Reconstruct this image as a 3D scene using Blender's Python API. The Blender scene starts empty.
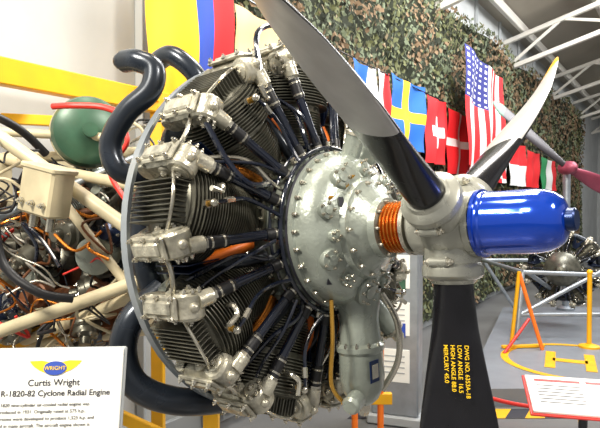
import bpy, math, random
import bmesh
from mathutils import Vector, Matrix, noise
random.seed(7)
EYE=1.6
scene=bpy.context.scene
try:
    scene.view_settings.view_transform='Standard'
    scene.view_settings.look='None'
except Exception: pass
R_=math.radians
# ---------------------------------------------------------------- materials
MATS={}
def mat(name,col,metal=0.0,rough=0.5,var=0.0,vscale=8,bump=0.0,bscale=40,coat=0.0,dark=None,emit=0):
    if name in MATS: return MATS[name]
    m=bpy.data.materials.new(name); m.use_nodes=True
    nt=m.node_tree; b=nt.nodes['Principled BSDF']
    c=(*col,1)
    b.inputs['Base Color'].default_value=c
    b.inputs['Metallic'].default_value=metal
    b.inputs['Roughness'].default_value=rough
    b.inputs['Coat Weight'].default_value=coat
    tc=nt.nodes.new('ShaderNodeTexCoord')
    if var>0:
        n=nt.nodes.new('ShaderNodeTexNoise'); n.inputs['Scale'].default_value=vscale; n.inputs['Detail'].default_value=6
        nt.links.new(tc.outputs['Object'],n.inputs['Vector'])
        r=nt.nodes.new('ShaderNodeValToRGB')
        d=dark if dark else tuple(x*(1-var) for x in col)
        r.color_ramp.elements[0].position=0.35; r.color_ramp.elements[0].color=(*d,1)
        r.color_ramp.elements[1].position=0.65; r.color_ramp.elements[1].color=c
        nt.links.new(n.outputs['Fac'],r.inputs['Fac']); nt.links.new(r.outputs['Color'],b.inputs['Base Color'])
        mr=nt.nodes.new('ShaderNodeMapRange'); mr.inputs['To Min'].default_value=min(1,rough+0.12); mr.inputs['To Max'].default_value=max(0.05,rough-0.08)
        nt.links.new(n.outputs['Fac'],mr.inputs['Value']); nt.links.new(mr.outputs['Result'],b.inputs['Roughness'])
    if bump>0:
        n2=nt.nodes.new('ShaderNodeTexNoise'); n2.inputs['Scale'].default_value=bscale; n2.inputs['Detail'].default_value=4
        nt.links.new(tc.outputs['Object'],n2.inputs['Vector'])
        bp=nt.nodes.new('ShaderNodeBump'); bp.inputs['Strength'].default_value=bump; bp.inputs['Distance'].default_value=0.01
        nt.links.new(n2.outputs['Fac'],bp.inputs['Height']); nt.links.new(bp.outputs['Normal'],b.inputs['Normal'])
    MATS[name]=m
    return m
barrel=mat('barrel_steel',(.22,.21,.16),.65,.28,.5,12)
headm=mat('head_fins',(.18,.175,.14),.6,.34,.5,14)
cast=mat('cast_aluminium',(.64,.61,.50),.55,.28,.55,26,.22,120)
bolt=mat('bolt_steel',(.58,.55,.47),.9,.22)
black=mat('black_tube',(.006,.009,.020),.1,.14,0,coat=.7)
brass=mat('brass',(.68,.38,.07),.9,.24)
wgrey=mat('engine_grey',(.38,.42,.37),.35,.26,.36,9,.14,90,coat=.3)
braid=mat('braided_wire',(.36,.34,.30),.7,.45,.3,60)
rubber=mat('rubber',(.010,.010,.012),0,.4)
baffle=mat('baffle_navy',(.008,.018,.055),.4,.28)
copper=mat('copper',(.75,.25,.04),.9,.26,.3,30)
exhaust=mat('exhaust_pipe',(.022,.029,.042),.4,.27,.4,10,coat=.2)
cream=mat('cream_paint',(.60,.52,.34),0,.4,.25,8)
rust=mat('rusty_steel',(.24,.09,.035),.3,.5,.65,12,.3,60)
yellow=mat('yellow_paint',(.88,.45,.006),0,.4,.15,6)
redp=mat('red_paint',(.65,.03,.02),0,.4)
orange=mat('orange_paint',(.85,.18,.012),0,.45)
green=mat('green_paint',(.055,.14,.085),.1,.35,.4,8)
hubm=mat('hub_grey',(.46,.46,.40),.4,.26,.22,15,.06,90)
blue=mat('blue_anodised',(.002,.055,.52),.5,.13,0,coat=.9)
bluedk=mat('blue_dark',(.004,.02,.09),.5,.3)
bblack=mat('blade_black',(.010,.010,.013),.0,.22,.3,20)
bgrey=mat('blade_grey',(.52,.51,.50),.15,.36,.15,10)
ytext=mat('yellow_text',(.95,.60,.01),0,.5)
white=mat('white_board',(.80,.80,.76),0,.4)
ink=mat('ink',(.02,.02,.03),0,.6)
blueink=mat('blue_ink',(.02,.06,.35),0,.5)
wallm=mat('wall_paint',(.52,.54,.54),0,.7,.12,2)
trimm=mat('trim_paint',(.36,.38,.39),0,.6)
ceilm=mat('ceiling_sheet',(.44,.40,.33),0,.7,.1,1)
steelw=mat('painted_steel',(.76,.73,.66),0,.5)
floorm=mat('concrete',(.18,.18,.18),0,.32,.25,1.2,.05,30)
platm=mat('platform_deck',(.22,.24,.27),0,.38,.15,3)
galv=mat('galvanised',(.40,.44,.48),.6,.36,.2,10)
# ---------------------------------------------------------------- mesh builder
def catmull(P,n=6,closed=False):
    P=[Vector(p) for p in P]
    if len(P)<3: return P
    out=[]; N=len(P)
    rng=N if closed else N-1
    for i in range(rng):
        if closed: a,b,c,d=P[(i-1)%N],P[i],P[(i+1)%N],P[(i+2)%N]
        else: a=P[max(i-1,0)];b=P[i];c=P[i+1];d=P[min(i+2,N-1)]
        for k in range(n):
            t=k/n
            out.append(0.5*((2*b)+(c-a)*t+(2*a-5*b+4*c-d)*t*t+(3*b-a-3*c+d)*t**3))
    if not closed: out.append(P[-1])
    return out
def frame(p,d,up=None):
    q=Vector(d).normalized().to_track_quat('Z','Y')
    return Matrix.Translation(Vector(p))@q.to_matrix().to_4x4()
class MB:
    def __init__(s,mats): s.v=[];s.f=[];s.mi=[];s.mats=mats
    def idx(s,m):
        if m not in s.mats: s.mats.append(m)
        return s.mats.index(m)
    def add(s,vs,fs,m,M=None):
        o=len(s.v); i=s.idx(m)
        for v in vs:
            v=Vector(v)
            s.v.append(M@v if M is not None else v)
        for f in fs:
            s.f.append([o+k for k in f]); s.mi.append(i)
    def lathe(s,prof,M,m,seg=28):
        vs=[];fs=[]
        n=len(prof)
        for r,z in prof:
            for k in range(seg):
                a=2*math.pi*k/seg; vs.append((r*math.cos(a),r*math.sin(a),z))
        for i in range(n-1):
            for k in range(seg):
                fs.append([i*seg+k,i*seg+(k+1)%seg,(i+1)*seg+(k+1)%seg,(i+1)*seg+k])
        if prof[0][0]>1e-5: fs.append(list(range(seg))[::-1])
        if prof[-1][0]>1e-5: fs.append([(n-1)*seg+k for k in range(seg)])
        s.add(vs,fs,m,M)
    def band(s,prof,M,m,seg=72):
        vs=[];fs=[];n=len(prof)
        for r,z in prof:
            for k in range(seg):
                a=2*math.pi*k/seg; vs.append((r*math.cos(a),r*math.sin(a),z))
        for i in range(n):
            j=(i+1)%n
            for k in range(seg):
                fs.append([i*seg+k,i*seg+(k+1)%seg,j*seg+(k+1)%seg,j*seg+k])
        s.add(vs,fs,m,M)
    def cyl(s,p1,p2,r,m,seg=14,r2=None):
        p1=Vector(p1);p2=Vector(p2); L=(p2-p1).length
        if L<1e-6:return
        s.lathe([(r,0),(r if r2 is None else r2,L)],frame(p1,p2-p1),m,seg)
    def tube(s,pts,r,m,seg=10,n=6,closed=False):
        P=catmull(pts,n,closed); N=len(P)
        vs=[];fs=[]
        T0=(P[1]-P[0]).normalized()
        u=T0.orthogonal().normalized()
        for i,p in enumerate(P):
            if closed: T=(P[(i+1)%N]-P[i-1])
            else: T=P[min(i+1,N-1)]-P[max(i-1,0)]
            if T.length<1e-9: T=T0
            T=T.normalized()
            u=(u-T*u.dot(T)).normalized(); w=T.cross(u)
            for k in range(seg):
                a=2*math.pi*k/seg; vs.append(p+u*(r*math.cos(a))+w*(r*math.sin(a)))
        for i in range(N if closed else N-1):
            j=(i+1)%N
            for k in range(seg):
                fs.append([i*seg+k,i*seg+(k+1)%seg,j*seg+(k+1)%seg,j*seg+k])
        if not closed:
            fs.append(list(range(seg))[::-1]); fs.append([(N-1)*seg+k for k in range(seg)])
        s.add(vs,fs,m)
    def box(s,size,M,m,b=0.003):
        h=[x/2 for x in size]; b=min(b,min(h)*.95)
        vs=[];ix={}
        for sx in(-1,1):
            for sy in(-1,1):
                for sz in(-1,1):
                    for k in range(3):
                        e=[h[j] if j==k else h[j]-b for j in range(3)]
                        ix[(sx,sy,sz,k)]=len(vs); vs.append((sx*e[0],sy*e[1],sz*e[2]))
        fs=[]
        for k in range(3):
            i,j=[q for q in range(3) if q!=k]
            for sg in(-1,1):
                f=[]
                for a,c in((-1,-1),(1,-1),(1,1),(-1,1)):
                    q=[0,0,0];q[k]=sg;q[i]=a;q[j]=c; f.append(ix[(*q,k)])
                fs.append(f)
            for a in(-1,1):
                for c in(-1,1):
                    q1=[0,0,0];q1[k]=-1;q1[i]=a;q1[j]=c;q2=list(q1);q2[k]=1
                    fs.append([ix[(*q1,i)],ix[(*q2,i)],ix[(*q2,j)],ix[(*q1,j)]])
        for sx in(-1,1):
            for sy in(-1,1):
                for sz in(-1,1):
                    fs.append([ix[(sx,sy,sz,k)] for k in range(3)])
        s.add(vs,fs,m,M)
    def bar(s,p1,p2,w,h,m,b=.004):
        p1=Vector(p1);p2=Vector(p2);d=(p2-p1);L=d.length;d.normalize()
        z=Vector((0,0,1)) if abs(d.z)<.95 else Vector((0,1,0))
        y=z.cross(d).normalized(); z=d.cross(y)
        M=Matrix((( d.x,y.x,z.x,0),(d.y,y.y,z.y,0),(d.z,y.z,z.z,0),(0,0,0,1)))
        M=Matrix.Translation((p1+p2)/2)@M
        s.box((L,w,h),M,m,b)
    def bolt(s,p,d,r,h,m=None):
        M=frame(p,d); mm=m or bolt
        s.lathe([(r*1.3,0),(r*1.3,h*.25),(r,h*.25),(r,h*.8),(r*.8,h)],M,mm,6)
        s.lathe([(r*.5,h*.8),(r*.5,h*1.5)],M,mm,6)
    def sph(s,c,r,m,sc=(1,1,1),seg=18):
        pr=[]
        for i in range(seg//2+1):
            a=-math.pi/2+math.pi*i/(seg//2); pr.append((max(1e-6,r*math.cos(a)),r*math.sin(a)))
        M=Matrix.Translation(Vector(c))@Matrix.Diagonal((*sc,1))
        s.lathe(pr,M,m,seg)
    def mesh(s,name,ang=35):
        me=bpy.data.meshes.new(name)
        me.from_pydata([tuple(v) for v in s.v],[],s.f)
        for m in s.mats: me.materials.append(m)
        me.polygons.foreach_set('material_index',s.mi)
        bm=bmesh.new();bm.from_mesh(me);bmesh.ops.recalc_face_normals(bm,faces=bm.faces);bm.to_mesh(me);bm.free()
        me.polygons.foreach_set('use_smooth',[True]*len(me.polygons))
        me.set_sharp_from_angle(angle=R_(ang)); me.update()
        return me
    def obj(s,name,parent=None,world=None,ang=35):
        return mkobj(name,s.mesh(name,ang),parent,world)
def mkobj(name,data,parent=None,world=None):
    o=bpy.data.objects.new(name,data); scene.collection.objects.link(o)
    if parent: o.parent=parent
    if world is not None: o.matrix_parent_inverse=world.inverted()
    return o
def empty(name,M):
    e=bpy.data.objects.new(name,None); e.empty_display_size=.1
    scene.collection.objects.link(e); e.matrix_world=M; return e
def text(name,body,size,M,m,parent=None,world=None,align='LEFT',ext=.0004,off=0):
    c=bpy.data.curves.new(name,'FONT'); c.body=body; c.size=size; c.extrude=ext; c.align_x=align; c.offset=off
    c.materials.append(m)
    o=mkobj(name,c,parent,world); o.matrix_basis=M
    return o
# ---------------------------------------------------------------- engine
H=Vector((.440,1.70,EYE-.058))
EM=Matrix.Translation(H)@Matrix.Rotation(R_(-40),4,'Z')@Matrix.Rotation(R_(-3.6),4,'Y')
E=empty('radial_aircraft_engine',EM)
AX=Matrix.Rotation(R_(90),4,'Y')
def ring(R,phi,x): return Vector((x,R*math.cos(phi),R*math.sin(phi)))
cx=-.62
# --- cylinder template
b=MB([])
MC=Matrix.Translation((cx,0,0))
b.lathe([(.1,.240),(.1,.256),(.08,.260)],MC,barrel,36)
for k in range(16):
    a=2*math.pi*k/16; b.bolt((cx+.091*math.cos(a),.091*math.sin(a),.256),(0,0,1),.0065,.012)
pr=[]; z=.268
while z<.405:
    r=.092+.018*min(1,(z-.268)/.06)
    pr+=[(.080,z),(r,z+.0014),(r,z+.0036),(.080,z+.0050)]; z+=.0086
b.lathe(pr,MC,barrel,44)
pr=[(.1,.405),(.1,.418)]; z=.422
while z<.535:
    r=.126-.018*max(0,(z-.5)/.04)
    pr+=[(.10,z),(r,z+.0015),(r,z+.0042),(.10,z+.0058)]; z+=.0098
pr+=[(.10,.54),(.06,.565),(.02,.575)]
b.lathe(pr,MC@Matrix.Diagonal((1.0,1.20,1,1)),headm,44)
for i in range(9):
    y=-.056+.014*i
    b.box((.18,.003,.08),Matrix.Translation((cx,y,.560)),headm,.001)
for s in(-1,1):
    T=Matrix.Translation((cx,s*.104,.540))@Matrix.Rotation(R_(-s*27),4,'X')
    b.box((.165,.060,.080),T@Matrix.Translation((.005,0,.02)),cast,.020)
    b.lathe([(.0,-.036),(.036,-.036),(.042,-.029),(.042,.029),(.036,.036),(.0,.036)],T@Matrix.Translation((.078,0,.015))@Matrix.Rotation(R_(90),4,'X'),cast,26)
    b.lathe([(.0,-.03),(.03,-.03),(.033,-.024),(.033,.024),(.03,.03),(.0,.03)],T@Matrix.Translation((-.07,0,.02))@Matrix.Rotation(R_(90),4,'X'),cast,20)
    for sg in(-1,1):
        p=T@Vector((.02,sg*.029,.02)); d=(T.to_3x3()@Vector((0,sg,0)))
        b.lathe([(.022,0),(.022,.008),(.016,.011)],frame(p,d),cast,18); b.bolt(p+d*.01,d,.011,.009)
        p=T@Vector((.078,sg*.034,.012)); b.lathe([(.026,0),(.026,.006),(.018,.009)],frame(p,d),cast,18); b.bolt(p+d*.008,d,.010,.009)
    b.box((.15,.066,.012),T@Matrix.Translation((.012,0,.063)),cast,.005)
    b.box((.11,.040,.012),T@Matrix.Translation((.012,0,.071)),cast,.006)
    for ix in(-1,0,1):
        for iy in(-1,1):
            p=T@Vector((.012+ix*.062,iy*.026,.068)); b.bolt(p,T.to_3x3()@Vector((0,0,1)),.007,.010)
    for ang in (-60,-20,20,60):
        a=R_(ang); p=T@Vector((.078+.034*math.cos(a),s*.036,.015+.03*math.sin(a))); b.bolt(p,T.to_3x3()@Vector((0,s,0)),.006,.009)
    b.sph(T@Vector((.120,0,.03)),.014,cast)
    b.box((.14,.05,.07),T@Matrix.Translation((-.005,0,-.045)),headm,.02)
    top=Vector((cx+.112,s*.112,.518)); bot=Vector((-.455,s*.042,.238)); d=(top-bot).normalized()
    b.cyl(top+d*.025,top-d*.02,.023,cast,18)
    b.cyl(top-d*.015,top-d*.03,.020,bolt,6)
    b.cyl(top-d*.03,top-d*.095,.0185,rubber,16)
    b.cyl(top-d*.04,top-d*.046,.0195,bolt,16); b.cyl(top-d*.080,top-d*.086,.0195,bolt,16)
    b.cyl(top-d*.09,bot+d*.03,.0150,black,16)
    b.cyl(bot+d*.065,bot+d*.02,.0185,rubber,16); b.cyl(bot+d*.03,bot+d*.036,.0192,bolt,16)
    b.cyl(bot+d*.02,bot-d*.02,.020,wgrey,6)
    b.box((.004,.07,.17),Matrix.Translation((cx-.05,s*.145,.40))@Matrix.Rotation(R_(s*12),4,'X'),baffle,.001)
    b.box((.15,.004,.12),Matrix.Translation((cx-.03,s*.150,.43))@Matrix.Rotation(R_(-s*16),4,'X'),baffle,.001)
b.cyl((cx+.09,0,.50),(cx+.135,0,.505),.013,bolt,6); b.cyl((cx+.135,0,.505),(cx+.160,0,.51),.009,brass,12)
b.sph((cx+.163,0,.51),.012,bolt,seg=12)
b.tube([(cx+.163,0,.51),(cx+.168,.012,.47),(cx+.165,.03,.40),(cx+.17,.02,.33),(-.43,.0,.28)],.006,black,8)
b.cyl((cx+.168,.012,.475),(cx+.165,.02,.445),.009,bolt,6)
b.tube([(cx+.07,-.08,.585),(cx+.10,-.03,.600),(cx+.10,.03,.600),(cx+.07,.08,.585)],.005,bolt,8)
b.tube([(cx+.11,.05,.47),(cx+.15,.055,.475),(cx+.165,.035,.49),(cx+.17,.035,.53)],.008,bolt,8)
b.tube([(cx-.06,.06,.50),(cx-.13,.08,.48),(cx-.17,.07,.40),(cx-.18,.05,.27)],.03,wgrey,14)
b.tube([(cx-.06,-.07,.50),(cx-.14,-.09,.50),(cx-.2,-.1,.46),(cx-.26,-.1,.44)],.033,exhaust,14)
cylmesh=b.mesh('cylinder_mesh')
for i in range(9):
    o=mkobj('cylinder_%d'%(i+1),cylmesh,E); o.rotation_euler=(R_(40*i),0,0); o.scale=(1,1.03,1.035); o.location=(.020,0,0)
# --- crankcase
b=MB([])
b.lathe([(.0,-.98),(.2,-.98),(.27,-.95),(.30,-.88),(.30,-.80),(.258,-.78),(.252,-.72),(.252,-.50),(.258,-.47),(.258,-.43),(.262,-.428),(.262,-.412)],AX,wgrey,54)
for i in range(9):
    a=R_(90+40*i); b.lathe([(.113,.2),(.113,.249)],Matrix.Rotation(a-R_(90),4,'X')@MC,wgrey,32)
b.obj('crankcase',E)
b=MB([])
b.lathe([(.265,-.412),(.265,-.404)],AX,ink,54)
b.lathe([(.263,-.404),(.263,-.388),(.252,-.385),(.249,-.362),(.240,-.336),(.220,-.312),(.19,-.294),(.165,-.284),(.158,-.266),(.138,-.260),(.120,-.242),(.098,-.228),(.094,-.205),(.078,-.203),(.0,-.203)],AX,wgrey,64)
for i in range(30):
    a=2*math.pi*i/30; b.bolt(ring(.257,a,-.388),(1,0,0),.0062,.013)
for i in range(14):
    a=2*math.pi*i/14; b.bolt(ring(.147,a,-.265),(1,0,0),.0065,.013)
for i in range(10):
    a=2*math.pi*i/10; b.bolt(ring(.086,a,-.204),(1,0,0),.005,.01)
def surfpt(R,phi):
    t=(R-.165)/(.249-.165); x=-.284-.072*max(0,t)**1.6
    n=Vector((1,.75*math.cos(phi)*max(.3,t+.1),.75*math.sin(phi)*max(.3,t+.1))).normalized()
    return ring(R,phi,x),n
for i in range(9):
    a=R_(20+40*i); p1,_=surfpt(.16,a);p2,_=surfpt(.235,a); b.bar(p1,p2,.009,.018,wgrey,.004)
for deg,R,r in((268,.200,.050),(205,.205,.034),(163,.205,.028),(128,.20,.034),(232,.195,.022),(300,.20,.030),(90,.195,.030),(185,.185,.018),(340,.20,.028),(50,.20,.030)):
    p,n=surfpt(R,R_(deg)); M=frame(p-n*.015,n)
    b.lathe([(r,0),(r,.024),(r*.9,.029),(r*.45,.031),(r*.45,.036),(0,.037)],M,wgrey,26)
    k=8 if r>.04 else 5
    for j in range(k):
        a=2*math.pi*j/k; q=M@Vector((r*.78*math.cos(a),r*.78*math.sin(a),.028)); b.bolt(q,n,.0048,.009)
for i in range(12):
    a=random.uniform(0,6.28); R=random.uniform(.175,.225); p,n=surfpt(R,a); b.bolt(p,n,.005,.012,random.choice([bolt,bolt,brass]))
for deg,R in((150,.17),(222,.225)):
    p,n=surfpt(R,R_(deg)); b.box((.02,.03,.003),frame(p+n*.003,n),ink,.001)
b.obj('nose_case',E)
# sump
b=MB([])
S=Matrix.Translation((-.36,.03,0))@Matrix.Diagonal((.85,1.05,1,1))
b.lathe([(.0,-.58),(.035,-.58),(.055,-.565),(.075,-.53),(.082,-.49),(.080,-.41),(.088,-.40),(.088,-.385),(.076,-.375),(.07,-.30),(.085,-.20)],S,wgrey,32)
for i in range(12):
    a=2*math.pi*i/12; b.bolt(S@Vector((.082*math.cos(a),.082*math.sin(a),-.385)),(0,0,1),.005,.012)
b.box((.004,.05,.07),Matrix.Translation((-.291,.0,-.46)),bluedk,.001)
b.box((.003,.035,.045),Matrix.Translation((-.288,.0,-.46)),bolt,.001)
b.lathe([(.03,0),(.03,.05),(.022,.06)],frame((-.33,-.05,-.54),(.2,-1,-.2)),wgrey,16)
b.lathe([(.024,0),(.024,.03),(.015,.05)],frame((-.36,.03,-.57),(0,0,-1)),bolt,6)
for (p,q,r) in(((-.40,.14,-.25),(-.34,.2,-.36),.035),((-.38,.13,.24),(-.30,.16,.30),.04),((-.36,.02,.24),(-.33,.02,.31),.032)):
    b.cyl(p,q,r,wgrey,20); d=(Vector(q)-Vector(p)).normalized(); b.lathe([(r*1.15,0),(r*1.15,.01),(r*.6,.02),(r*.6,.04),(r*.4,.05)],frame(q,d),cast,18)
b.tube([(-.30,.08,-.22),(-.27,.12,-.32),(-.28,.13,-.45),(-.33,.1,-.55)],.011,bolt,10)
b.tube([(-.36,-.12,-.22),(-.34,-.15,-.34),(-.36,-.14,-.48),(-.36,-.07,-.56)],.007,brass,10)
b.obj('oil_sump',E)
# harness
b=MB([])
b.tube([ring(.277,R_(a),-.42) for a in range(0,360,15)],.0075,black,12,4,True)
b.tube([ring(.296,R_(a),-.445) for a in range(95,275,12)],.0055,black,10,4)
for i in range(9):
    a=R_(90+40*i)
    b.cyl(ring(.275,a,-.43),ring(.300,a,-.43),.010,bolt,8)
    a2=a+R_(20)
    b.tube([ring(.25,a2,-.44),ring(.33,a2+.05,-.43),ring(.42,a2-.03,-.47),ring(.50,a2+.04,-.55),ring(.55,a2+.1,-.62)],.0068,random.choice([bolt,black,black]),8)
    b.tube([ring(.30,a2-.1,-.42),ring(.40,a2-.02,-.44),ring(.48,a2+.06,-.50),ring(.54,a2+.12,-.54)],.0055,black,8)
    b.tube([ring(.29,a2-.08,-.54),ring(.36,a2-.04,-.55),ring(.44,a2,-.60)],.021,copper if i%2 else orange,12)
    b.tube([ring(.27,a2+.08,-.50),ring(.36,a2+.06,-.54),ring(.46,a2+.02,-.62)],.018,exhaust,12)
    b.tube([ring(.605,a2-.12,-.56),ring(.60,a2-.04,-.545),ring(.60,a2+.04,-.545),ring(.605,a2+.12,-.56)],.0075,bolt,8)
b.tube([ring(.31,R_(150),-.44),ring(.42,R_(160),-.42),ring(.50,R_(155),-.45),ring(.58,R_(146),-.5)],.009,black,8)
b.tube([ring(.56,R_(118),-.48),ring(.68,R_(112),-.50),ring(.70,R_(100),-.52),ring(.62,R_(92),-.50)],.009,black,8)
b.obj('ignition_harness',E)
b=MB([])
b.band([(.610,-.735),(.622,-.735),(.622,-.705),(.610,-.705)],AX,galv,72)
for a in range(0,360,40): b.bar(ring(.30,R_(a+12),-.78),ring(.616,R_(a+12),-.72),.03,.006,galv,.001)
b.tube([ring(.43,R_(a),-.90) for a in range(0,360,15)],.045,exhaust,16,4,True)
b.obj('exhaust_collector',E)
b=MB([])
b.lathe([(.24,-.98),(.24,-1.1),(.19,-1.16),(.17,-1.3),(.1,-1.36)],AX,headm,36)
for dy,dz in((-.12,.10),(.10,.12),(-.1,-.14),(.12,-.12)):
    b.cyl((-1.15,dy,dz),(-1.42,dy*1.2,dz*1.2),.06,random.choice([rust,black,wgrey]),20)
b.tube([ring(.36,R_(a),-1.02) for a in range(0,360,20)],.022,cream,12,4,True)
fr=[(-1.9,-.45,.38),(-1.9,.45,.38),(-1.9,-.45,-.45),(-1.9,.45,-.45)]
for i,(p,angs) in enumerate(zip(fr,((150,110),(30,70),(210,250),(330,290)))):
    for a in angs: b.cyl(ring(.36,R_(a),-1.02),p,.022,cream,14)
for i,j in((0,1),(2,3),(0,2),(1,3)): b.bar(fr[i],fr[j],.06,.06,cream)
b.obj('engine_mount',E)
# ducts and plumbing (world coords)
b=MB([])
def w(x,y,z): return Vector((x,y,z+EYE))
def pipe(b,P,r,m,seg=16,n=8): b.tube([w(*p) for p in P],r,m,seg,n)
pipe(b,[(-.57,1.90,.465),(-.52,1.87,.46),(-.465,1.86,.43),(-.475,1.85,.36),(-.55,1.85,.29),(-.60,1.85,.19),(-.565,1.85,.105),(-.46,1.88,.10)],.036,exhaust)
b.sph(w(-.57,1.90,.465),.037,exhaust,(1,1,.8))
pipe(b,[(-.50,2.05,.50),(-.44,2.0,.51),(-.37,1.98,.46),(-.32,2.0,.39),(-.25,2.1,.32)],.034,exhaust)
pipe(b,[(-.45,1.92,-.28),(-.54,1.86,-.37),(-.56,1.84,-.48),(-.51,1.84,-.58),(-.38,1.9,-.645),(-.2,2.05,-.68)],.045,exhaust)
b.obj('exhaust_duct',E,EM)
b=MB([])
pipe(b,[(-1.30,2.15,.39),(-.56,2.0,-.10)],.025,cream,14,1)
pipe(b,[(-1.20,2.15,-.50),(-.565,2.1,-.27)],.025,cream,14,1)
pipe(b,[(-1.25,2.4,.30),(-.75,2.35,.27)],.018,cream,12,1)
pipe(b,[(-.98,2.25,.10),(-.62,2.15,-.32)],.018,cream,12,1)
pipe(b,[(-1.3,2.5,-.05),(-.6,2.4,-.02)],.02,rust,12,1)
pipe(b,[(-1.3,2.3,-.10),(-.62,2.3,.20)],.014,galv,12,1)
M=Matrix.Translation(w(-.86,1.98,.045))@Matrix.Rotation(R_(-25),4,'Z')@Matrix.Rotation(R_(12),4,'Y')
b.box((.15,.10,.16),M,cream,.008); b.box((.16,.11,.02),M@Matrix.Translation((0,0,.08)),cream,.005)
for dx in(-.05,0,.05): b.bolt(M@Vector((dx,-.052,-.04)),M.to_3x3()@Vector((0,-1,0)),.009,.015)
for dx in(-.04,.04): b.cyl(M@Vector((dx,0,-.08)),M@Vector((dx,0,-.13)),.015,bolt,12)
T=frame(w(-.89,2.45,.30),(.45,-1,0))
b.lathe([(0,-.12),(.10,-.12),(.135,-.10),(.145,-.06),(.145,.06),(.135,.09),(.10,.115),(.03,.12),(.03,.14),(0,.14)],T,green,36)
b.lathe([(.148,-.01),(.150,0),(.148,.01)],T,cream,36)
pipe(b,[(-.93,2.2,.37),(-.85,2.18,.37),(-.74,2.18,.365),(-.64,2.15,.33)],.012,redp,10)
pipe(b,[(-.64,2.05,.30),(-.60,2.03,.22),(-.66,2.03,.12),(-.60,2.0,.02)],.009,redp,10)
pipe(b,[(-1.2,2.2,.30),(-1.07,2.02,.22),(-1.05,2.0,.0),(-1.02,2.0,-.2),(-.90,2.0,-.30),(-.80,2.05,-.33)],.016,rubber,12)
pipe(b,[(-1.2,2.1,.35),(-1.12,2.1,.33),(-1.05,2.2,.28),(-1.0,2.3,.2)],.016,rubber,12)
rr=random.Random(3)
for i in range(70):
    p=[rr.uniform(-1.25,-.66),rr.uniform(2.15,2.55),rr.uniform(-.48,.26) if i%3==0 else rr.uniform(-.50,-.02)]
    P=[tuple(p)]
    for k in range(4):
        p=[p[0]+rr.uniform(-.13,.14),p[1]+rr.uniform(-.05,.05),p[2]+rr.uniform(-.13,.12)]
        p[0]=min(-.60,max(-1.4,p[0])); p[2]=min(.36,p[2]); P.append(tuple(p))
    pipe(b,P,rr.choice([.004,.004,.005,.006,.008]),rr.choice([rubber,rubber,black,braid,copper,bolt,rust,redp if i<24 else rust,cream]),8,6)
for i in range(85):
    c=(rr.uniform(-1.35,-.66),rr.uniform(2.35,2.75),rr.uniform(-.58,.12))
    d=Vector((rr.uniform(-1,1),rr.uniform(-1,-.2),rr.uniform(-.6,.6)))
    r=rr.uniform(.03,.08); m=rr.choice([rust,rust,headm,headm,headm,black,wgrey,baffle])
    if rr.random()<.4:
        pr=[]; z=0
        while z<.12: pr+=[(r*.8,z),(r,z+.002),(r,z+.005),(r*.8,z+.007)]; z+=.012
        b.lathe(pr,frame(w(*c),d),m,22)
    else:
        b.lathe([(r*.6,0),(r,.01),(r,.06),(r*.85,.065),(r*.85,.09),(r*.4,.10),(r*.4,.13)],frame(w(*c),d),m,20)
        for k in range(6):
            a=k*1.047
            q=frame(w(*c),d)@Vector((r*.7*math.cos(a),r*.7*math.sin(a),.09)); b.bolt(q,d,.006,.01)
for i in range(20):
    M=Matrix.Translation(w(rr.uniform(-1.35,-.7),rr.uniform(2.6,2.8),rr.uniform(-.55,.06)))@Matrix.Rotation(rr.uniform(-.6,.6),4,'Z')@Matrix.Rotation(rr.uniform(-.4,.4),4,'Y')
    b.box((rr.uniform(.12,.3),.12,rr.uniform(.1,.26)),M,rr.choice([rubber,rust,rust,headm]),.012)
b.obj('accessory_plumbing',E,EM)
# ---------------------------------------------------------------- propeller
PR=empty('aircraft_propeller',EM.copy())
PH=(31,148,268)
b=MB([])
b.lathe([(.0,-.11),(.078,-.11),(.088,-.10),(.088,-.07),(.084,-.06),(.094,-.045),(.104,-.03),(.108,0),(.104,.03),(.094,.045),(.09,.065),(.094,.07),(.094,.088),(.06,.09)],AX,hubm,48)
for phi in PH:
    a=R_(phi); d=Vector((0,math.cos(a),math.sin(a))); M=frame((0,0,0),d)
    b.lathe([(.078,.02),(.080,.11),(.086,.118),(.088,.124),(.088,.146),(.082,.153),(.066,.160),(.06,.17)],M,hubm,36)
    t=d.cross(Vector((1,0,0)))
    for s in(-1,1):
        cc=d*.105+t*(s*.084); b.cyl(cc-Vector((.026,0,0)),cc+Vector((.026,0,0)),.014,hubm,14)
        b.bolt(cc+Vector((.026,0,0)),(1,0,0),.010,.012); b.bolt(cc-Vector((.026,0,0)),(-1,0,0),.010,.012)
for k in range(12):
    a=k*math.pi/6; b.bolt(ring(.088,a,.088),(1,0,0),.005,.006)
b.obj('hub',PR)
b=MB([])
b.lathe([(.05,-.23),(.05,-.08)],AX,bolt,28)
pr=[]
for k in range(6):
    x=-.2+k*.013; pr+=[(.072,x),(.080,x+.003),(.080,x+.008),(.070,x+.011)]
b.lathe(pr,AX,copper,40)
b.lathe([(.088,-.128),(.088,-.115)],AX,bolt,40)
b.obj('shaft_rings',PR)
b=MB([])
b.lathe([(.096,.092),(.096,.102),(.090,.104),(.0875,.112),(.0885,.116),(.0885,.124),(.087,.128),(.087,.225),(.0855,.25),(.081,.275),(.072,.296),(.058,.312),(.04,.320),(.03,.322)],AX,blue,56)
b.lathe([(.03,.320),(.03,.340),(.026,.344),(.0,.344)],AX,bluedk,24)
b.obj('dome',PR)
def interp(T,x):
    for i in range(len(T)-1):
        if x<=T[i+1][0]:
            t=(x-T[i][0])/(T[i+1][0]-T[i][0]); t=max(0,t)
            return T[i][1]+(T[i+1][1]-T[i][1])*t
    return T[-1][1]
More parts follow.
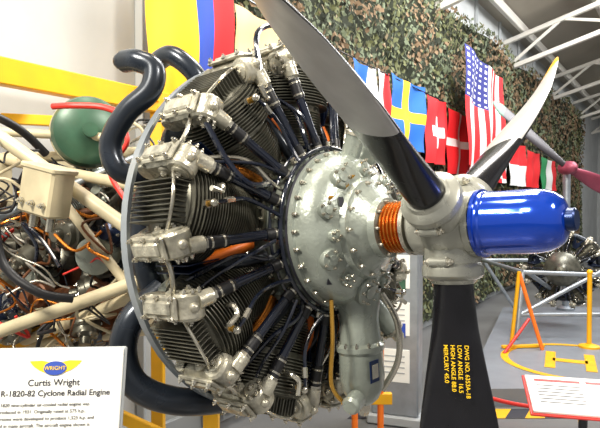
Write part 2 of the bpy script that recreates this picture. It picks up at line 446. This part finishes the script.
chT=[(.12,.11),(.16,.112),(.2,.115),(.3,.132),(.42,.170),(.55,.212),(.7,.250),(.9,.285),(1.00,.298),(1.04,.292),(1.07,.275),(1.09,.25),(1.105,.21),(1.115,.165),(1.12,.10),(1.123,.02)]
thT=[(.12,.11),(.18,.108),(.3,.085),(.42,.06),(.55,.045),(.8,.032),(1.1,.02),(1.123,.006)]
beT=[(.12,14),(.3,18),(.6,26),(.8,34),(.95,44),(1.123,56)]
def blade(phi):
    a=R_(phi); er=Vector((0,math.cos(a),math.sin(a))); et=Vector((0,-math.sin(a),math.cos(a))); ax=Vector((1,0,0))
    b=MB([bblack,bgrey,yellow]); vs=[];fs=[];ms=[]
    Rs=[.13+.02*i for i in range(46)]+[1.04,1.055,1.07,1.08,1.09,1.098,1.105,1.11,1.115,1.118,1.12,1.123]
    Rs=sorted(set(round(r,4) for r in Rs)); n=28
    for R in Rs:
        c=interp(chT,R)/2; t=interp(thT,R)/2; be=R_(interp(beT,R))
        dc=ax*math.cos(be)+et*math.sin(be); dt=-ax*math.sin(be)+et*math.cos(be)
        for k in range(n):
            g=2*math.pi*k/n
            vs.append(er*R+dc*(c*math.cos(g))+dt*(t*math.sin(g)))
    for i in range(len(Rs)-1):
        for k in range(n):
            fs.append([i*n+k,i*n+(k+1)%n,(i+1)*n+(k+1)%n,(i+1)*n+k])
            g=2*math.pi*(k+.5)/n; R=(Rs[i]+Rs[i+1])/2
            m=2 if R>1.00 else (0 if (math.sin(g)<0 or R<.47) else 1)
            ms.append(m)
    fs.append([(len(Rs)-1)*n+k for k in range(n)]); ms.append(2)
    b.v=[Vector(v) for v in vs]; b.f=fs; b.mi=ms
    b.obj('blade_%d'%(PH.index(phi)+1),PR,ang=60)
for phi in PH: blade(phi)
a=R_(PH[2]); be=R_(20)
er=Vector((0,math.cos(a),math.sin(a))); et=Vector((0,-math.sin(a),math.cos(a))); ax=Vector((1,0,0))
dc=ax*math.cos(be)+et*math.sin(be); nf=ax*math.sin(be)-et*math.cos(be)
for i,(s,off) in enumerate((('DWG NO. 6353A-18',.028),('LOW ANGLE  16.5',.009),('HIGH ANGLE 88.0',-.010),('MERCURY 45.0',-.029))):
    X=er; Zv=nf; Yv=Zv.cross(X)
    sgn=1 if Yv.dot(dc)>0 else -1
    p=er*.34+dc*(off*sgn*1)+nf*.0415
    M=Matrix(((X.x,Yv.x,Zv.x,p.x),(X.y,Yv.y,Zv.y,p.y),(X.z,Yv.z,Zv.z,p.z),(0,0,0,1)))
    text('stencil_%d'%(i+1),s,.0165,M,ytext,PR,ext=.0002,off=.0002)
# ---------------------------------------------------------------- stand
b=MB([])
b.bar(w(-1.75,2.15,.62),w(-.80,3.5,.60),.07,.125,yellow,.006)
b.bar(w(-1.45,2.85,.42),w(-.85,2.85,.39),.05,.05,yellow)
b.bar(w(-1.45,2.45,-.66),w(-.55,2.65,-.38),.05,.06,yellow)
b.bar(w(-1.5,2.2,-1.55),w(0.3,3.4,-1.55),.1,.1,yellow)
b.bar(w(-1.62,2.35,-1.55),w(-1.62,2.35,.60),.07,.07,yellow)
b.bar(w(-.84,3.44,-1.55),w(-.84,3.44,.58),.07,.07,yellow)
b.bar(w(-.42,2.75,-1.55),w(-.42,2.75,-.35),.07,.07,yellow)
b.bar(w(-.55,2.65,-.38),w(-.42,2.75,-.38),.06,.06,yellow)
b.bar(w(-1.3,2.4,-.62),w(-.42,2.75,-1.2),.05,.05,yellow)
b.obj('yellow_engine_stand')
# ---------------------------------------------------------------- room
def wp(Y,off=0,z=0):
    return Vector((.669*Y-3.5+.831*off,Y-.556*off,z))
WT=EYE+3.3
def slab(name,p,q,z0,z1,th,m):
    b=MB([]);p=Vector(p);q=Vector(q)
    b.bar((p.x,p.y,(z0+z1)/2),(q.x,q.y,(z0+z1)/2),th,z1-z0,m,.001); return b.obj(name)
slab('wall_back',wp(-.5,-.1),wp(22,-.1),0,WT,.2,wallm)
e1=wp(22); e2=e1+Vector((.831,-.556,0))*16
slab('wall_end',e1,e2,0,WT+4.2,.2,wallm)
b=MB([]); b.add([(-12,-8,0),(26,-8,0),(26,32,0),(-12,32,0)],[[0,1,2,3]],floorm); b.obj('floor')
b=MB([])
n=Vector((.831,-.556,0))
def cp(Y,off): return wp(Y,off,WT+.28*off)
b.add([cp(2,-.3),cp(22.2,-.3),cp(22.2,16),cp(2,16)],[[0,1,2,3]],ceilm)
b.obj('ceiling')
b=MB([])
for k in range(12):
    off=.3+1.2*k
    b.bar(cp(2,off)-Vector((0,0,.12)),cp(22,off)-Vector((0,0,.12)),.08,.16,steelw,.01)
for k in range(5):
    Y=7.7+3.2*k
    lo=Vector((0,0,.30)); hi=Vector((0,0,.80))
    b.bar(cp(Y,.0)-lo,cp(Y,14)-lo,.10,.08,steelw,.01); b.bar(cp(Y,.0)-hi,cp(Y,14)-hi,.10,.08,steelw,.01)
    for q in range(14):
        b.bar(cp(Y,q)-(lo if q%2 else hi),cp(Y,q+1)-(hi if q%2 else lo),.05,.05,steelw,.005)
b.obj('trim_1')
b=MB([])
for k in range(11):
    Y=1.4+1.15*k; b.bar(wp(Y,.02,0),wp(Y,.02,WT),.05,.05,trimm,.005)
b.obj('trim_2')
b=MB([]); b.bar(wp(0,.03,.08),wp(22,.03,.08),.04,.16,trimm); b.obj('baseboard_back')
# camouflage net
camo=[mat('net_olive',(.105,.112,.042),0,.85),mat('net_brown',(.18,.115,.06),0,.85),mat('net_dark',(.03,.036,.018),0,.9),mat('net_sage',(.13,.155,.09),0,.85),mat('net_tan',(.24,.19,.11),0,.85)]
b=MB(list(camo))
nu,nv=110,36
vs=[];fs=[]
for i in range(nu+1):
    Y=4.1+(17.7-4.1)*i/nu
    for j in range(nv+1):
        z=.1+(EYE+2.68-.1)*j/nv
        vs.append(wp(Y,.14+.05*math.sin(Y*2.3+z)+.04*noise.noise((Y*2,z*2,0)),z))
for i in range(nu):
    for j in range(nv): fs.append([i*(nv+1)+j,(i+1)*(nv+1)+j,(i+1)*(nv+1)+j+1,i*(nv+1)+j+1])
b.add(vs,fs,camo[2])
rr=random.Random(11)
for i in range(32000):
    t=rr.random()**1.4
    Y=4.1+(17.7-4.1)*t; z=rr.uniform(.15,EYE+2.75)
    nn=noise.noise((Y*1.6,z*1.9,3))
    k=0 if nn>.1 else (3 if nn>-.08 else 1)
    if rr.random()<.35: k=rr.choice([0,1,2,2,3,4])
    c=wp(Y,.2+.05*math.sin(Y*2.3+z)+rr.uniform(0,.05),z)
    s=rr.uniform(.013,.028)*(1+.06*Y)
    th=rr.uniform(0,6.28); u=Vector((.556,.831,0)); v=Vector((0,0,1))
    A=(u*math.cos(th)+v*math.sin(th)+n*rr.uniform(-.6,.6))*s; B=(-u*math.sin(th)+v*math.cos(th)+n*rr.uniform(-.6,.6))*s*rr.uniform(.5,1)
    b.add([c-A-B*.6,c+A*.3-B,c+A+B*.4,c-A*.2+B],[[0,1,2,3]],camo[k])
me=b.mesh('camouflage_net',80); mkobj('camouflage_net',me)
# flags
def fm(n_,c): return mat('cloth_'+n_,c,0,.75)
cY=fm('yellow',(.90,.50,.008));cB=fm('blue',(.01,.06,.42));cR=fm('red',(.72,.010,.015));cW=fm('white',(.82,.82,.79));cC=fm('cream',(.78,.58,.28));cSB=fm('sky_blue',(.006,.12,.48));cN=fm('navy',(.015,.02,.18));cG=fm('green',(.02,.25,.08))
def flag(name,Y0,Y1,zt,zb,fn,off=.34,nu=48,nv=48,amp=.03,ph=0,skew=0):
    b=MB([cY,cB,cR,cW,cC,cSB,cN,cG]); vs=[]
    for i in range(nu+1):
        u=i/nu
        for j in range(nv+1):
            v=j/nv; Y=Y0+(Y1-Y0)*u
            o=off+amp*(.4+.6*v)*math.sin(u*13+ph+v*1.3)+.012*math.sin(v*9+u*4)
            vs.append(wp(Y,o,EYE+zt+(zb-zt)*v-.03*math.sin(math.pi*u)*(1-v)+skew*u))
    b.v=vs
    for i in range(nu):
        for j in range(nv):
            b.f.append([i*(nv+1)+j,(i+1)*(nv+1)+j,(i+1)*(nv+1)+j+1,i*(nv+1)+j+1]); b.mi.append(b.mats.index(fn((i+.5)/nu,(j+.5)/nv)))
    b.obj(name,ang=80)
flag('hanging_flag',3.50,4.12,1.7,.60,lambda u,v:cY if u<.54 else (cB if u<.80 else cR),off=.34)
flag('hanging_flag',4.15,4.72,1.36,.75,lambda u,v:cC if (v<.8) else cW)
flag('hanging_flag',5.52,5.92,1.34,.6,lambda u,v:cSB if u<.6 else cW,ph=1)
flag('hanging_flag',5.94,6.17,1.34,.6,lambda u,v:cR if (u>.45) else cW,ph=1)
flag('hanging_flag',6.20,6.99,1.36,.60,lambda u,v:cY if (.32<u<.48 or .42<v<.58) else cSB,ph=2)
flag('hanging_flag',7.03,7.61,1.30,.50,lambda u,v:cW if ((.42<u<.58 and .25<v<.75) or(.25<u<.75 and .42<v<.58)) else cR,ph=3)
flag('hanging_flag',7.65,8.50,1.24,.40,lambda u,v:cW if (.36<u<.48 or .44<v<.56) else cR,ph=4)
def us(u,v):
    if u<.54 and v<.42:
        du=(u/.54*6)%1; dv=(v/.42*8)%1
        return cW if (abs(du-.5)<.18 and abs(dv-.5)<.20) else cN
    return cR if int(u*13)%2==0 else cW
flag('hanging_flag',7.62,9.10,2.02,.50,us,off=.55,nu=78,nv=64,amp=.06,skew=-.12)
flag('hanging_flag',9.35,10.0,1.15,.36,lambda u,v:cR if u<.7 else cW,ph=2)
flag('hanging_flag',10.1,11.1,1.1,.34,lambda u,v:cR if v<.5 else cW,ph=1)
flag('hanging_flag',11.2,12.2,1.05,.34,lambda u,v:cR,ph=3)
flag('hanging_flag',12.3,13.6,1.0,.32,lambda u,v:cG if u<.35 else (cW if u<.65 else cR),ph=5)
b=MB([]); b.tube([wp(3.3,.34,EYE+1.72),wp(4.5,.34,EYE+1.40),wp(8.5,.34,EYE+1.25),wp(14,.34,EYE+1.0)],.006,black,6); b.obj('flag_line')
# ---------------------------------------------------------------- left info sign
SM=Matrix.Translation(w(-.605,1.30,-.437))@Matrix.Rotation(R_(4),4,'Z')@Matrix.Rotation(R_(-18),4,'X')
SG=empty('information_sign',SM)
b=MB([])
b.box((.40,.006,.30),Matrix.Translation((0,0,-.04)),white,.002)
b.box((.41,.012,.31),Matrix.Translation((0,.009,-.04)),trimm,.003)
b.obj('board',SG)
b=MB([])
b.cyl(w(-.605,1.40,-.52),w(-.605,1.40,-1.58),.02,trimm,14); b.lathe([(.16,0.001),(.16,.02),(.03,.03)],Matrix.Translation((-.605,1.40,0.0)),trimm,28)
b.bar(w(-.605,1.40,-.52),w(-.605,1.33,-.46),.04,.04,trimm)
b.obj('post',SG,SM)
TX=Matrix.Rotation(R_(90),4,'X')
def stext(nm,s,size,x,z,m=ink,al='CENTER',y=-.0042,off=0):
    return text(nm,s,size,Matrix.Translation((x,y,z))@TX,m,SG,align=al,ext=.0002,off=off)
cxs=.050
stext('title_1','Curtis Wright',.0200,cxs,.030,off=.0002)
stext('title_2','R-1820-82 Cyclone Radial Engine',.0178,cxs+.006,.008,off=.0002)
body=['The R-1820 nine-cylinder air-cooled radial engine was','first introduced in 1931. Originally rated at 575 h.p.,','later versions were developed to produce 1,525 h.p. and','was used in many aircraft. The aircraft engine shown is','from a naval patrol aircraft and was overhauled to be','displayed in this museum hall with its propeller fitted.','It was used on transports, bombers, trainers and also','on helicopters throughout the following two decades.']
for i,s in enumerate(body): stext('text_%d'%(i+1),s,.0102,-.090,-.014-.0145*i,ink,'LEFT')
b=MB([])
for s in(-1,1):
    vs=[(s*.0,0,.010),(s*.03,0,.017),(s*.058,0,.016),(s*.052,0,.008),(s*.045,0,.002),(s*.034,0,-.005),(s*.018,0,-.011),(0,0,-.011)]
    b.add(vs+[(v[0],-.001,v[2]) for v in vs],[list(range(8)),list(range(8,16))]+[[i,(i+1)%8,8+(i+1)%8,8+i] for i in range(8)],ytext,Matrix.Translation((cxs,-.0035,.068)))
b.lathe([(.017,0),(.017,.0015)],Matrix.Translation((cxs,-.0045,.068))@Matrix.Rotation(R_(90),4,'X')@Matrix.Diagonal((1.5,.9,1,1)),blueink,28)
b.obj('logo',SG)
stext('logo_text','WRIGHT',.012,cxs,.0640,ytext,y=-.0068)
# ---------------------------------------------------------------- right side floor items
b=MB([])
P0=[(1.30,4.60),(6.5,4.75),(7.0,8.3),(2.9,8.3)]
vs=[(x,y,0.002) for x,y in P0]+[(x,y,.14) for x,y in P0]
b.add(vs,[[0,1,2,3],[4,5,6,7],[0,1,5,4],[1,2,6,5],[2,3,7,6],[3,0,4,7]],platm)
c=Vector((2.60,5.42,.143))
def annul(b,c,r0,r1,m,z):
    vs=[];fs=[]
    for k in range(64):
        a=2*math.pi*k/64
        vs+= [(c.x+r0*math.cos(a),c.y+r0*math.sin(a),z),(c.x+r1*math.cos(a),c.y+r1*math.sin(a),z)]
    for k in range(64):
        j=(k+1)%64; fs.append([2*k,2*k+1,2*j+1,2*j])
    b.add(vs,fs,m)
annul(b,c,.62,.69,yellow,.144)
MH=Matrix.Translation((c.x-.08,c.y,.144))@Matrix.Rotation(R_(-24),4,'Z')
for dx in(-.17,.17): b.box((.09,.62,.004),MH@Matrix.Translation((dx,0,0)),yellow,.001)
b.box((.30,.11,.004),MH,yellow,.001)
b.obj('helipad_platform')
b=MB([])
A=Vector((.35,4.33,0));B=Vector((4.2,4.36,0)); N=26
d=(B-A)/N; w_=Vector((0,.2,0))
for k in range(N):
    p=A+d*k
    b.add([p+Vector((0,0,.004)),p+d*1.0+Vector((0,0,.004)),p+d*1.0+w_+d*.8+Vector((0,0,.004)),p+w_+d*.8+Vector((0,0,.004))],[[0,1,2,3]],yellow if k%2 else ink)
b.obj('hazard_floor_tape')
LM=Matrix.Translation((1.60,3.25,.525))@Matrix.Rotation(R_(-14),4,'Z')@Matrix.Rotation(R_(14),4,'X')
LG=empty('information_lectern',LM)
b=MB([]); b.box((.60,.38,.015),Matrix.Identity(4),white,.003); b.box((.63,.41,.012),Matrix.Translation((0,0,-.012)),redp,.003)
for k in range(6): b.box((.24,.007,.001),Matrix.Translation((-.13,.08-.035*k,.0085)),ink,.0002)
b.box((.25,.025,.001),Matrix.Translation((-.13,.135,.0085)),redp,.0002)
b.box((.2,.2,.001),Matrix.Translation((.15,-.01,.0085)),galv,.0002)
b.box((.25,.025,.001),Matrix.Translation((.15,.135,.0085)),redp,.0002)
b.obj('panel',LG)
b=MB([]); b.cyl((1.60,3.28,.505),(1.60,3.28,.03),.025,black,14); b.lathe([(.18,0.001),(.18,.02),(.03,.035)],Matrix.Translation((1.60,3.28,0)),black,28); b.obj('post',LG,LM)
b=MB([])
for x,y in((.95,3.95),(2.6,3.9)):
    b.cyl((x,y,.02),(x,y,.42),.018,black,12); b.lathe([(.12,.001),(.12,.02),(.02,.04)],Matrix.Translation((x,y,0)),black,24); b.sph((x,y,.44),.026,brass)
b.tube([(.95,3.95,.40),(1.4,3.94,.26),(1.8,3.93,.22),(2.2,3.92,.27),(2.6,3.9,.40)],.014,redp,10)
b.obj('rope_barrier')
b=MB([])
M=Matrix.Translation((.72,4.3,.70))@Matrix.Rotation(R_(-20),4,'Z')
b.box((.34,.22,1.25),M,galv,.01)
for k in range(3): b.box((.22,.006,.24),M@Matrix.Translation((0,-.113,.42-.34*k)),white,.002)
for k in range(3):
    for j in range(4): b.box((.15,.003,.009),M@Matrix.Translation((0,-.118,.49-.34*k-.04*j)),trimm,.0005)
for k in range(2): b.box((.12,.004,.10),M@Matrix.Translation((.02,-.119,.34-.34*k)),(green,blueink)[k],.0005)
b.box((.40,.28,.07),M@Matrix.Translation((0,0,-.66)),trimm,.01)
b.obj('display_cabinet')
b=MB([])
b.cyl((.50,3.6,.0),(.50,3.6,.72),.02,orange,14)
b.cyl((.34,3.6,.0),(.34,3.6,.42),.02,orange,14)
b.bar((.25,3.6,.40),(.57,3.6,.40),.04,.07,yellow)
b.bar((.25,3.6,.15),(.57,3.6,.15),.04,.06,ink)
b.obj('barrier_stand')
M2=Matrix.Translation((2.95,6.6,.84))@Matrix.Rotation(R_(-118),4,'Z')@Matrix.Diagonal((.78,.78,.78,1))
E2=empty('small_radial_engine',M2)
for i in range(7):
    o=mkobj('cylinder_%d'%(i+1),cylmesh,E2); o.rotation_euler=(R_(360/7*i),0,0)
b=MB([])
b.lathe([(0,-.95),(.25,-.93),(.28,-.8),(.25,-.5),(.26,-.4),(.2,-.3),(.1,-.25),(.06,-.15),(0,-.14)],AX,headm,36)
b.tube([ring(.5,R_(a),-.85) for a in range(0,360,20)],.05,exhaust,12,4,True)
b.obj('crankcase',E2)
b=MB([])
Z=.86
for p,q in(((2.45,6.4,Z),(4.1,6.4,Z-.06)),((2.45,6.4,Z),(2.35,6.3,.15)),((2.45,7.8,Z),(2.95,7.9,.15)),((4.1,6.4,Z-.06),(4.2,6.3,.15)),((2.45,6.4,Z),(2.45,7.8,Z)),((2.45,7.8,Z),(4.1,7.8,Z)),((2.4,6.35,.40),(4.18,6.35,.40)),((2.4,6.35,.40),(3.3,6.4,Z)),((4.18,6.35,.40),(3.3,6.4,Z)),((4.1,7.8,Z),(4.2,7.9,.15)),((2.5,6.4,Z),(3.0,7.0,.6)),((4.0,6.4,Z),(3.5,7.0,.6))):
    b.cyl(p,q,.024,galv,12)
b.obj('tubular_engine_stand')
b=MB([])
b.cyl((2.16,5.95,.14),(2.24,5.95,.92),.02,yellow,12); b.cyl((2.24,5.95,.90),(2.44,5.85,.14),.02,orange,12); b.cyl((2.0,5.7,.14),(2.40,6.1,.4),.016,redp,12)
b.bar((2.05,5.9,.16),(2.5,5.95,.16),.04,.03,yellow)
b.obj('jack_stand')
b=MB([]); b.cyl((2.96,5.95,.14),(2.96,5.95,.90),.024,yellow,14); b.lathe([(.10,.14),(.10,.16),(.04,.18)],Matrix.Translation((2.96,5.95,0)),yellow,20); b.sph((2.96,5.95,.91),.03,yellow)
b.obj('yellow_bollard')
# far propeller on a pole
PM=Matrix.Translation((3.62,7.9,EYE+.50))@Matrix.Rotation(R_(-75),4,'Z')
PF=empty('display_propeller',PM)
pink=mat('faded_red_paint',(.34,.06,.10),.2,.45,.3,6)
mauve=mat('blade_mauve',(.05,.045,.05),.2,.4)
b=MB([])
b.lathe([(.0,-.1),(.08,-.1),(.09,-.05),(.09,.05),(.08,.1),(.05,.14),(0,.16)],AX,pink,28)
b.obj('hub',PF)
def sblade(phi,L,m1,m2,nm):
    a=R_(phi); er=Vector((0,math.cos(a),math.sin(a))); et=Vector((0,-math.sin(a),math.cos(a))); ax=Vector((1,0,0))
    b=MB([m1,m2]); n=16; Rs=[.06+(L-.06)*i/20 for i in range(21)]
    for R in Rs:
        f=R/L; c=(.03+.085*math.sin(min(1,f*1.25)*math.pi*.62)) *(1 if f<.92 else max(.15,1-(f-.92)*9)); t=.035*(1-f)+.006; be=R_(62)
        dc=ax*math.cos(be)+et*math.sin(be); dt=-ax*math.sin(be)+et*math.cos(be)
        for k in range(n):
            g=2*math.pi*k/n; b.v.append(er*R+dc*(c*math.cos(g))+dt*(t*math.sin(g)))
    for i in range(20):
        for k in range(n):
            b.f.append([i*n+k,i*n+(k+1)%n,(i+1)*n+(k+1)%n,(i+1)*n+k]); b.mi.append(0 if i<17 else 1)
    b.f.append([20*n+k for k in range(n)]); b.mi.append(1)
    b.obj(nm,PF,ang=60)
sblade(144,1.42,mauve,green,'blade_1')
sblade(338,1.0,pink,redp,'blade_2')
b=MB([]); b.cyl((3.70,8.1,.14),(3.70,8.1,EYE+.46),.05,galv,16); b.lathe([(.12,0.0),(.12,.03),(.06,.06)],Matrix.Translation((3.70,8.1,.14)),galv,24)
b.cyl((3.70,8.1,EYE+.50),(3.62,7.95,EYE+.50),.05,galv,16)
b.obj('pole',PF,PM)
# ---------------------------------------------------------------- lights
def area(name,loc,tgt,size,power,col=(1,1,1)):
    l=bpy.data.lights.new(name,'AREA'); l.size=size; l.energy=power; l.color=col
    o=bpy.data.objects.new(name,l); scene.collection.objects.link(o)
    o.location=loc; o.rotation_euler=(Vector(tgt)-Vector(loc)).to_track_quat('-Z','Y').to_euler()
area('ceiling_lamp_a',(-2.0,-.4,4.2),(.1,2,1.5),.7,275,(1,.93,.80))
area('ceiling_lamp_b',(3.0,-.5,4.6),(.3,2,1.5),.7,220,(1,.94,.85))
area('ceiling_lamp_c',(.8,3.4,4.6),(0,2.2,1.4),1.2,115,(1,.96,.9))
area('ceiling_lamp_d',(5.5,8,5.2),(4,9,1),3,440)
area('ceiling_lamp_e',(9,14,6),(8,14,1),4,800)
area('ceiling_lamp_f',(2.6,5.5,4.6),(1.0,7,2),2,210)
area('ceiling_lamp_g',(-.6,1.7,4.4),(-1.1,2.7,1.6),.6,30,(1,.92,.8))
wd=bpy.data.worlds.new('World'); scene.world=wd; wd.use_nodes=True
bg=wd.node_tree.nodes['Background']; bg.inputs[0].default_value=(1,.98,.95,1); bg.inputs[1].default_value=.42
# ---------------------------------------------------------------- camera
cam=bpy.data.cameras.new('camera'); co=bpy.data.objects.new('camera',cam); scene.collection.objects.link(co)
cam.sensor_width=36; cam.lens=35; cam.clip_end=100
co.location=(0,0,EYE); co.rotation_euler=(R_(90-.9),0,0)
scene.camera=co
